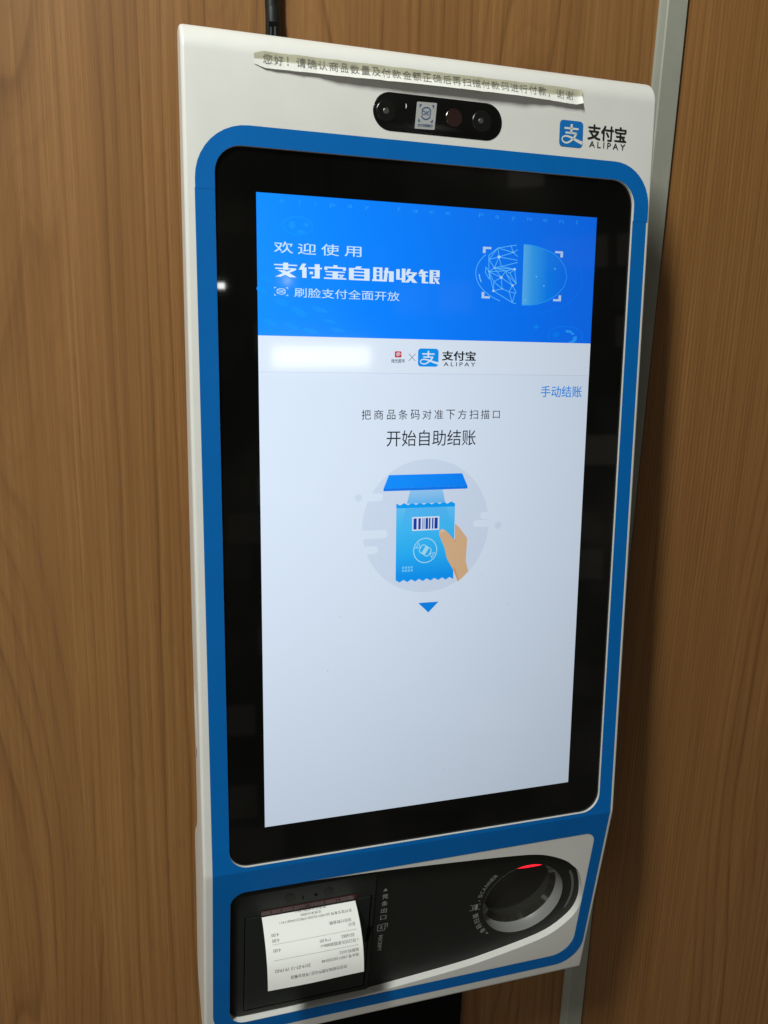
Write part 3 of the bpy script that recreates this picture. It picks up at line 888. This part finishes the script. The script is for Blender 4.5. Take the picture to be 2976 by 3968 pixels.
du = MB()
for X, Y, r in ((50.6, 352.0, 0.45), (109.0, 380.5, 0.35), (203.0, 309.5, 0.5), (205.5, 337.0, 0.3), (127.0, 168.5, 0.7), (60.5, 309.0, 0.4), (231.0, 408.0, 0.3), (178.0, 283.0, 0.3), (83.0, 420.0, 0.3), (150.0, 447.0, 0.35)):
    P(du, [(X + r * a, Y + r * b) for a, b in ((-1, -0.4), (0.2, -0.7), (1, 0.1), (0.4, 0.7), (-0.6, 0.6))], B_('speck', (0.30, 0.35, 0.42)), 9)
tag(du.build('dust_specks', screen), kind='stuff')

# ------------------------------------------------------------------ camera bar above the display
def pill_plate(name, pts, to_of, z0, z1, bev, m, parent, top_m=None):
    mb = MB()
    n = len(pts)
    cx, cy = sum(p[0] for p in pts) / n, sum(p[1] for p in pts) / n
    xs = [p[0] for p in pts]
    ys = [p[1] for p in pts]
    fx = 1 - 2 * bev / (max(xs) - min(xs))
    fy = 1 - 2 * bev / (max(ys) - min(ys))
    a = [to_of(z0)(*p) for p in pts]
    b = [to_of(z1 - bev * 0.0006)(*p) for p in pts]
    c = [to_of(z1)(cx + (x - cx) * fx, cy + (y - cy) * fy) for x, y in pts]
    mb.add(a + b + c, [[i, (i + 1) % n, n + (i + 1) % n, n + i] for i in range(n)] + [[n + i, n + (i + 1) % n, 2 * n + (i + 1) % n, 2 * n + i] for i in range(n)] + [[2 * n + i for i in range(n)]], m)
    return mb.build(name, parent, smooth=30, fix=True)
cb = pill_plate('camera_bar', rrect(-50.2, 287.0, 49.8, 312.9, 12.95, 14), front_mm, -0.001, 0.0006, 0.5, M['lens'], K)
def disc(name, cx, cy, r, z0, z1, m, parent, to_of=front_mm, n=32, bev=0.4):
    return pill_plate(name, circ(cx, cy, r, r, n), to_of, z0, z1, bev, m, parent)
l1 = disc('lens', -40.6, 299.8, 7.2, 0.0002, 0.00085, M['lensring'], cb)
disc('lens_core_glint', -40.6, 299.8, 2.2, 0.0008, 0.0013, M['lensglint'], l1)
disc('infrared_window', 11.4, 300.2, 6.4, 0.0002, 0.00085, M['lensred'], cb)
l3 = disc('lens', 33.6, 299.8, 7.6, 0.0002, 0.00085, M['lensring'], cb)
disc('lens_core_glint', 32.6, 299.9, 2.0, 0.0008, 0.0013, M['lensglint'], l3)
mbl = MB()
mbl.poly(circ(-26.2, 304.6, 1.0, 1.7, 14, -80, 80), M['print_and_glint'], front_mm(0.0008))  # white half-moon: the LED's reflection put in as colour
mbl.build('led_reflection', cb)
st = MB()
SA = lambda x, y: front_mm(0.0010)(-18.2 + x + (y - 9.2) * 0.085, 290.0 + y - x * -0.028)
vs, fs = fill2d([rrect(0, 0, 15.2, 18.4, 0.5, 3)])
st.add([SA(*q) for q in vs], fs, M['sticker'])
st.add([tuple(c - d for c, d in zip(SA(*q), (0, 0, 0.0003))) for q in vs], fs, M['sticker'])
SB = lambda x, y: tuple(c + d for c, d in zip(SA(x, y), (0, 0, 0.00012)))
def sput(mb, q, m):
    mb.poly(q, m, SB)
eye_icon(st, 7.6, 10.8, 5.6, 6.0, M['sticker_ink'], sput, 0.8)
put_text(st, 'OIO', 4.0, 9.6, 11.2, 12.4, M['sticker_ink'], SB, 0.03)
put_text(st, '支付宝刷脸付', 1.9, 1.5, 13.4, 3.6, M['sticker_ink'], SB, 0.012)
st.build('sticker', cb)

# printed logo at the right of the top
lg = MB()
lf = front_mm(0.0003)
lg.poly(rrect(97.9, 288.5, 118.0, 307.5, (3.0, 3.0, 3.0, 3.0), 6), M['print_blue'], lf)
zhi_mark(97.9, -307.5, 118.0, -288.5, lambda k: lg.poly([(x, -y) for x, y in k], M['print_and_glint'], front_mm(0.00045)))
put_text(lg, '支付宝', 122.0, 295.6, 156.4, 306.6, M['print_black'], lf, 0.030)
put_text(lg, 'ALIPAY', 123.9, 290.0, 155.7, 294.4, M['print_black'], lf, 0.010, 1.45)
lg.build('printed_logo', K)

# ------------------------------------------------------------------ lower front: printer and scanner
HC, HR = (108.6, 93.2), 40.2
plate = MB()
PL = [(a, b) for a, b in RIM]
hole = circ(HC[0], HC[1], HR, HR, 64)
vs, fs = fill2d([PL, hole])
plate.add([chin_mm(-RD)(*q) for q in vs], fs, M['black'])
pl = plate.build('service_panel', K, fix=False)
rg = MB()
n = 64
rings_ = [(HR, -RD + 0.0001), (HR - 0.25, -0.0105), (HR - 0.8, -0.0145), (HR - 1.8, -0.0168)]
rg.add([chin_mm(e)(*q) for r, e in rings_ for q in circ(HC[0], HC[1], r, r, n)], [[k * n + i, k * n + (i + 1) % n, (k + 1) * n + (i + 1) % n, (k + 1) * n + i] for k in range(3) for i in range(n)], M['ring'])
ring_o = rg.build('scanner_ring', pl, smooth=60, fix=True)
h1 = circ(HC[0], HC[1], HR - 1.8, HR - 1.8, n)
sw = MB()
sw.poly(h1, M['well'], chin_mm(-0.0205))
n_ = len(h1)
sw.add([chin_mm(-0.0168)(*q) for q in h1] + [chin_mm(-0.0205)(*q) for q in circ(HC[0], HC[1], HR - 6.5, HR - 6.5, n)], [[i, (i + 1) % n, n + (i + 1) % n, n + i] for i in range(n)], M['well'])
sw_o = sw.build('scanner_window', pl, smooth=40)
rl = MB()
rl.poly([(102.5, 50.0), (130.5, 50.0), (131.5, 66.3), (124.0, 66.9), (113.0, 66.9), (101.5, 65.8)], M['red'], chin_mm(-0.0166))
rl.poly([(101.0, 49.0), (132.0, 49.0), (133.0, 67.4), (100.0, 67.4)], M['gap'], chin_mm(-0.0169))
rl.build('scan_light', pl)
ia = MB()
for q in stroke(circ(HC[0], HC[1], 50.6, 50.6, 24, -28.5, 23.5), 2.6):
    ia.poly([(x, y) for x, y in q], M['arc'], chin_mm(-RD + 0.0003))
for a in (-28.5, 23.5):
    ia.poly(circ(HC[0] + 50.6 * math.cos(math.radians(a)), HC[1] + 50.6 * math.sin(math.radians(a)), 1.3, 1.3, 14), M['arc'], chin_mm(-RD + 0.0003))
ia.build('indicator_arc', pl)

# printer, with a chamfered left side, a lid and two buttons
pr = MB()
E0, E1 = -RD + 0.0001, -RD + 0.0016
def fr(mb, loops_mm, m):
    pass
top = [(-153.5, 30.5), (-38.0, 30.0), (-38.0, 165.0), (-153.5, 165.0)]
botm = [(-160.4, 29.0), (-36.8, 28.6), (-36.8, 166.0), (-160.4, 166.0)]
lid_hole = [(-149.3, 54.2), (-136.4, 53.9), (-136.4, 49.0), (-54.0, 48.6), (-54.0, 53.6), (-40.6, 53.4), (-40.6, 160.4), (-149.3, 160.4)]
vs, fs = fill2d([top, lid_hole])
pr.add([chin_mm(E1)(*q) for q in vs], fs, M['black2'])
pr.add([chin_mm(E1)(*q) for q in top] + [chin_mm(E0)(*q) for q in botm], [[i, (i + 1) % 4, 4 + (i + 1) % 4, 4 + i] for i in range(4)], M['black'])
n = len(lid_hole)
pr.add([chin_mm(E1)(*q) for q in lid_hole] + [chin_mm(E0)(*q) for q in lid_hole], [[i, (i + 1) % n, n + (i + 1) % n, n + i] for i in range(n)], M['gap'])
pr.poly(lid_hole, M['gap'], chin_mm(E0 + 0.0001))
prn = pr.build('printer_frame', pl)
pill_plate('printer_lid', [(-148.4, 55.0), (-41.6, 54.4), (-41.6, 159.4), (-148.4, 159.4)], chin_mm, E0 + 0.0002, E1 + 0.0002, 0.5, M['black2'], pl)
tb = MB()
tbp = [(-136.0, 49.6), (-54.4, 49.0), (-54.4, 53.4), (-136.0, 54.0)]
tb.add([chin_mm(E1 + 0.0007)(*q) for q in tbp] + [chin_mm(E0)(*q) for q in tbp], [[0, 1, 2, 3]] + [[i, (i + 1) % 4, 4 + (i + 1) % 4, 4 + i] for i in range(4)], M['bar'])
for xx in (-128, -119.5, -109.5, -98.5, -96.5, -83, -72.5, -70.0):
    tb.poly([(xx, 50.2), (xx + 0.8, 50.2), (xx + 0.8, 52.8), (xx, 52.8)], M['gap'], chin_mm(E1 + 0.0008))
tb.poly([(-136.2, 54.0), (-54.2, 53.4), (-54.2, 54.6), (-136.2, 55.2)], M['gap'], chin_mm(E1 + 0.0004))
tb.build('tear_bar', pl)
disc('printer_button', -112.4, 41.0, 4.6, E1 - 0.0004, E1 + 0.0004, M['black'], pl, chin_mm, 28)
disc('printer_button', -79.3, 41.3, 4.6, E1 - 0.0004, E1 + 0.0004, M['black'], pl, chin_mm, 28)
mk = MB()
mk.poly([(-101.6, 40.6), (-100.6, 40.6), (-100.6, 44.0), (-101.6, 44.0)], M['gap'], chin_mm(E1 + 0.0002))
mk.poly([(-92.0, 41.6), (-90.2, 40.0), (-88.4, 41.6), (-90.2, 43.4)], M['gap'], chin_mm(E1 + 0.0002))
mk.build('printer_marks', pl)
la = MB()
la.poly([(-42.6, 89.5), (-38.6, 89.0), (-38.6, 92.5), (-40.4, 104.0), (-43.2, 107.0), (-43.4, 104.0)], M['gap'], chin_mm(E1 + 0.0005))
la.build('lid_latch', pl)

# grey printing on the black panel
ct = MB()
cm = chin_mm(-RD + 0.0002)
fl = lambda x, y: cm(x, -y)             # lettering's y grows upwards, s grows downwards
PG = M['print_grey']
ct.poly([(-28.3, 49.9), (-26.2, 53.3), (-30.4, 53.3)], PG, cm)
for ch, sc in (('凭', 59.4), ('条', 67.3), ('出', 75.3), ('口', 83.4)):
    hh = 2.7 if ch != '口' else 2.4
    put_text(ct, ch, -30.8, -(sc + hh), -25.2, -(sc - hh), PG, fl, 0.028)
for a, b in (((-32.4, 91.6), (-23.4, 91.0)), ((-32.4, 91.6), (-32.2, 98.4)), ((-25.4, 91.2), (-25.6, 98.4)), ((-32.2, 98.4), (-25.6, 98.4)), ((-23.4, 91.0), (-23.6, 95.6)), ((-30.4, 94.0), (-27.4, 94.0)), ((-30.4, 96.0), (-27.4, 96.0)), ((-29.0, 92.6), (-29.0, 96.6))):
    for q in stroke([a, b], 0.7):
        ct.poly(q, PG, cm)
put_text(ct, 'RECEIPT', 103.8, 0, 122.6, 3.3, PG, lambda x, y: cm(-30.4 + y + (x - 103.8) * -0.02, x), 0.028)
ct.build('receipt_lettering', pl)
ct = MB()
def arc_char(ch, ang, r, w_, h_, bold=0.028):
    """a character standing on a circle round the scanner, read clockwise"""
    a = math.radians(ang)
    ox, oy = HC[0] + r * math.cos(a), HC[1] + r * math.sin(a)
    ux, uy = -math.sin(a), math.cos(a)      # clockwise in (u, s)
    rx, ry = math.cos(a), math.sin(a)       # outwards
    put_text(ct, ch, -w_ / 2, -h_ / 2, w_ / 2, h_ / 2, PG, lambda x, y: cm(ox + ux * x + rx * y, oy + uy * x + ry * y), bold)
arc_char('▲', 133.5, 47.6, 3.0, 2.6, 0.0)
for ch, an in (('条', 141.5), ('码', 150.5), ('扫', 159.5), ('描', 168.0)):
    arc_char(ch, an, 47.8, 5.6, 5.4)
for an in (181.0,):
    a = math.radians(an)
    ox, oy = HC[0] + 48.5 * math.cos(a), HC[1] + 48.5 * math.sin(a)
    for (x0, y0, x1, y1) in ((-5, -3.6, -3.6, -3.0), (-5, 3.0, -3.6, 3.6), (3.6, -3.6, 5, -3.0), (3.6, 3.0, 5, 3.6), (-5, -3.6, -4.4, -2.4), (-5, 2.4, -4.4, 3.6), (4.4, -3.6, 5, -2.4), (4.4, 2.4, 5, 3.6), (-2.8, -3.4, -2.2, 3.4), (-1.4, -3.4, -0.8, 3.4), (0.0, -3.4, 2.6, 3.4)):
        ct.poly([(ox + x0, oy + y0), (ox + x1, oy + y0), (ox + x1, oy + y1), (ox + x0, oy + y1)], PG, cm)
arc_char(',', 190.0, 45.8, 1.2, 1.8)
for ch, an in zip('SCANNER', (196.5, 201.5, 206.5, 211.8, 217.0, 222.0, 226.6)):
    arc_char(ch, an, 46.8, 3.3, 3.9, 0.014)
ct.build('scanner_lettering', pl)

# black mounting column between the housing and the wall
mc = MB()
KI = KM.inverted()
def wbox(mb, x0, x1, y0, y1, z0, z1, m):
    pts = [KI @ Vector((x, y, z)) for z in (z0, z1) for x, y in ((x0, y0), (x1, y0), (x1, y1), (x0, y1))]
    mb.add(pts, [[0, 3, 2, 1], [4, 5, 6, 7], [0, 1, 5, 4], [1, 2, 6, 5], [2, 3, 7, 6], [3, 0, 4, 7]], m)
wbox(mc, -0.104, 0.1035, -0.012, 0.0, 0.45, 1.52, M['gap'])
wbox(mc, -0.09, 0.09, -0.075, -0.010, 1.00, 1.50, M['gap'])
mc.build('mounting_column', K)


# ------------------------------------------------------------------ loose things on the kiosk
def rebase(o):
    """put a thing's origin at the middle of its mesh"""
    me = o.data
    c = sum((v.co for v in me.vertices), Vector()) / len(me.vertices)
    me.transform(Matrix.Translation(-c))
    o.matrix_world = KM @ Matrix.Translation(c)
    return c

# the printed paper strip stuck along the top
NU, NT = 240, 16
rnd = random.Random(3)
jit = [[rnd.uniform(-1, 1) for _ in range(NU + 1)] for _ in range(4)]
def smoothed(a, k):
    n = len(a)
    return [sum(a[max(0, min(n - 1, i + d))] for d in range(-k, k + 1)) / (2 * k + 1) for i in range(n)]
jl, jt, jb = smoothed(jit[0], 5), smoothed(jit[1], 1), smoothed(jit[2], 2)
def lerp_list(a, t):
    x = t * (len(a) - 1)
    i = min(int(x), len(a) - 2)
    return a[i] + (a[i + 1] - a[i]) * (x - i)
def interp(x, xs, ys):
    for a, b, c, d in zip(xs, xs[1:], ys, ys[1:]):
        if x <= b:
            return c + (d - c) * (x - a) / (b - a)
    return ys[-1]
def strip(x, y, off=0.0):
    """x in mm along the strip, y from 0 (bottom edge) to 1 (top edge)"""
    t = (x + 134.2) / 249.4
    t = max(0.0, min(1.0, t))
    top = interp(t, [0, 0.02, 0.5, 0.92, 1.0], [327.6, 329.5, 330.0, 330.8, 330.0]) + 0.25 * lerp_list(jt, t)
    bot = interp(t, [0, 0.03, 0.25, 0.5, 0.8, 0.98, 1.0], [321.0, 318.9, 319.6, 320.8, 320.9, 319.4, 320.4]) + 0.22 * lerp_list(jb, t)
    lift = interp(t, [0, 0.04, 0.16, 0.28, 0.45, 0.65, 0.8, 0.88, 1.0], [0.3, 0.7, 1.5, 3.6, 4.4, 4.6, 4.0, 2.4, 2.2]) + 0.9 * lerp_list(jl, t)
    # the lifted edge is nearer the viewer, so it hangs a little lower than it looks
    bot -= 0.36 * lift
    v = bot + (top - bot) * y
    # the taped upper part lies flat, the lower part curls away from the housing
    k = max(0.0, 0.58 - y) / 0.58
    n = 0.5 + lift * k ** 1.15 + 0.25 * math.sin(t * 61) * (1 - k)
    if t > 0.975:
        n += ((t - 0.975) / 0.025) ** 2 * 1.6
    # follow the rounding of the top edge
    if v > 326.2:
        n -= 20 - math.sqrt(max(0.0, 400 - (v - 326.2) ** 2))
    return (x / 1000, v / 1000, n / 1000 + off)
nt = MB()
vsn = [strip(-134.2 + 249.4 * i / NU, j / NT) for i in range(NU + 1) for j in range(NT + 1)]
fsn = [[i * (NT + 1) + j, (i + 1) * (NT + 1) + j, (i + 1) * (NT + 1) + j + 1, i * (NT + 1) + j + 1] for i in range(NU) for j in range(NT)]
nt.add(vsn, fsn, M['notice'])
no = nt.build('paper_notice', smooth=60)
uvl = no.data.uv_layers.new(name='UVMap')
for lp in no.data.loops:
    i, j = divmod(lp.vertex_index, NT + 1)
    uvl.data[lp.index].uv = (i / NU, j / NT)
cen = rebase(no)
tag(no, 'long narrow strip of printed paper with yellowed tape stuck along the terminal top', 'notice')
nl = MB()
msg = '您好！请确认商品数量及付款金额正确后再扫描付款码进行付款，谢谢'
adv = (108.6 + 128.6) / len(msg)
cuts = [j / NT for j in range(1, NT)]
for i, ch in enumerate(msg):
    x0 = -128.6 + i * adv
    if ch == '！':
        bx = (x0 + 1.6, 0.30, x0 + 2.6, 0.84)
    elif ch == '，':
        bx = (x0 + 1.0, 0.20, x0 + 2.2, 0.40)
    else:
        hw_ = 0.60 if ch in '品口' else 0.0
        bx = (x0 + 0.35 + hw_, 0.26, x0 + 6.7 - hw_, 0.84)
    put_text(nl, ch, bx[0], bx[1], bx[2], bx[3], M['notice_ink'], lambda x, y: tuple(Vector(strip(x, y, 0.00022)) - cen), 0.0, 1.0, cuts)
nl.build('printed_lettering', no)

# the receipt curling out of the printer
CUR = [(53.5, -11), (56.0, -5.2), (57.6, 1), (60.5, 8.5), (65.2, 16.5), (70, 22), (75.3, 26.2), (82, 29.5), (88, 31.6), (94.2, 33.1), (97.0, 33.4)]
LC = [0.0, 6.5, 13.7, 21.7, 31.0, 38.3, 45.1, 52.5, 58.9, 65.3, 68.1]
def cr1(a, t):
    n = len(a)
    for i in range(n - 1):
        if t <= LC[i + 1] or i == n - 2:
            k = (t - LC[i]) / (LC[i + 1] - LC[i])
            p0, p1, p2, p3 = a[max(0, i - 1)], a[i], a[i + 1], a[min(n - 1, i + 2)]
            return 0.5 * (2 * p1 + (-p0 + p2) * k + (2 * p0 - 5 * p1 + 4 * p2 - p3) * k * k + (-p0 + 3 * p1 - 3 * p2 + p3) * k ** 3)
CS, CE = [c[0] for c in CUR], [c[1] for c in CUR]
def rec(u, l, off=0.0):
    s_, e_ = cr1(CS, l), cr1(CE, l)
    ds, de = cr1(CS, min(l + 0.5, 68.1)) - cr1(CS, max(l - 0.5, 0)), cr1(CE, min(l + 0.5, 68.1)) - cr1(CE, max(l - 0.5, 0))
    d = math.hypot(ds, de) or 1
    wob = 0.35 * math.sin(u * 0.08 + l * 0.05)
    s_ += -de / d * (off + wob * l / 68)
    e_ += ds / d * (off + wob * l / 68)
    return chin(u / 1000, s_ / 1000, e_ / 1000)
rc = MB()
NL, NR = 48, 16
LEND = 65.4
vsr = [rec(-135.2 + 79.7 * i / NR, 5.0 + (LEND - 5.0) * j / NL) for i in range(NR + 1) for j in range(NL + 1)]
rc.add(vsr, [[i * (NL + 1) + j, i * (NL + 1) + j + 1, (i + 1) * (NL + 1) + j + 1, (i + 1) * (NL + 1) + j] for i in range(NR) for j in range(NL)], M['paper'])
ro = rc.build('receipt', smooth=60)
cenr = rebase(ro)
tag(ro, 'white printed till receipt curling out of the black printer slot, text upside down', 'receipt')
rt = MB()
rcut = [5.0 + (LEND - 5.0) * j / NL for j in range(NL)]
RI = M['ink']
def rtextf(body, uR, uL, l, h=2.9, bold=0.0):
    vs, fs = text2d(body, 0.0, 1.0)
    bm = bmesh.new()
    bv = [bm.verts.new((uR + a * (uL - uR), l - h / 2 + b * h, 0)) for a, b in vs]
    for f in fs:
        try:
            bm.faces.new([bv[i] for i in f])
        except ValueError:
            pass
    for yc in rcut:
        if l - h / 2 < yc < l + h / 2:
            bmesh.ops.bisect_plane(bm, geom=bm.verts[:] + bm.edges[:] + bm.faces[:], plane_co=(0, yc, 0), plane_no=(0, 1, 0))
    bm.verts.index_update()
    rt.add([tuple(Vector(rec(v.co.x, v.co.y, 0.12)) - cenr) for v in bm.verts], [[v.index for v in f.verts] for f in bm.faces], RI)
    bm.free()
rtextf('欢迎光临烛光超市北区1号前台餐店', -70.0, -116.8, 57.2, 3.0, 0.006)
rtextf('流水号:190713S0320348', -59.4, -90.9, 49.4, 2.6)
rtextf('2019-07-13 19:19:02', -100.2, -129.1, 50.1, 2.5)
rtextf('收款机:S032', -59.3, -75.7, 45.5, 2.6)
rtextf('1.可口可乐家庭装888ml', -59.2, -90.6, 38.1, 2.7)
rtextf('1*4.00', -82.2, -91.1, 34.2, 2.4)
rtextf('4.00', -123.3, -129.3, 34.8, 2.4)
rtextf('0316065', -62.0, -72.7, 33.9, 2.5)
rtextf('总计:', -59.5, -66.0, 26.1, 2.7)
rtextf('4.00', -123.5, -129.4, 27.6, 2.4)
rtextf('实际付款金额:', -62.5, -81.6, 22.5, 2.7)
rtextf('4.00', -123.4, -129.5, 23.5, 2.4)
rtextf('支付宝交易号:2019071322001478221046811411', -60.3, -121.5, 15.3, 2.7)
rtextf('北京本分研制', -86.0, -103.3, 11.4, 2.6)
rtextf('电话(010-82861961)', -81.3, -107.7, 7.6, 2.4)
for l in (42.0, 30.4):
    u_ = -59.4
    while u_ > -128.8:
        rt.add([tuple(Vector(rec(a, b, 0.12)) - cenr) for a, b in ((u_, l - 0.12), (u_ - 1.1, l - 0.12), (u_ - 1.1, l + 0.12), (u_, l + 0.12))], [[0, 1, 2, 3]], RI)
        u_ -= 1.5
rt.build('printed_lettering', ro)

# ------------------------------------------------------------------ cable dropping behind the top
ce = bpy.data.objects.new('power_cable', None)
COL.objects.link(ce)
ce.location = (-0.1068, -0.0080, 1.716)
tag(ce, 'black cable with a moulded plug dropping behind the terminal top edge', 'cable')
def tube(mb, pts, radii, m, n=16, flat=1.0):
    rings = []
    for i, (p, r) in enumerate(zip(pts, radii)):
        rings.append([(p[0] + r * math.cos(2 * math.pi * k / n), p[1] + flat * r * math.sin(2 * math.pi * k / n), p[2]) for k in range(n)])
    k0 = [q for rg_ in rings for q in rg_]
    fs = [[i * n + k, i * n + (k + 1) % n, (i + 1) * n + (k + 1) % n, (i + 1) * n + k] for i in range(len(pts) - 1) for k in range(n)]
    fs += [list(range(n))[::-1], [(len(pts) - 1) * n + k for k in range(n)]]
    mb.add(k0, fs, m)
c1 = MB()
tube(c1, [(-0.0005 - 0.022 * i / 12, 0.0, 0.018 + 0.88 * i / 12) for i in range(13)], [0.0055] * 13, M['cable'], flat=0.9)
c1.build('cord', ce, smooth=60, fix=True)
# moulded plug: a flattened block with a notch and two ribs near its end
c2 = MB()
pz = [-0.10, -0.012, -0.006, 0.014, 0.019]
tube(c2, [(0.0004, 0, -0.10), (0.0004, 0, -0.012), (0.0003, 0, 0.008), (0.0, 0, 0.016), (-0.0003, 0, 0.020)], [0.0059, 0.0059, 0.0059, 0.0058, 0.0054], M['cable'], flat=0.9)
c2o = c2.build('plug', ce, smooth=60, fix=True)
c3 = MB()
def slab_(x0, x1, y0, y1, z0, z1, m):
    prism(c3, [(x0, y0), (x1, y0), (x1, y1), (x0, y1)], z0, z1, m)
slab_(-0.0036, 0.0022, -0.0056, -0.0040, -0.012, 0.0075, M['gap'])
slab_(-0.0031, -0.0017, -0.0059, -0.0045, -0.030, 0.0035, M['cable2'])
slab_(0.0001, 0.0017, -0.0059, -0.0045, -0.030, 0.0040, M['cable2'])
c3.build('plug_notch', c2o)
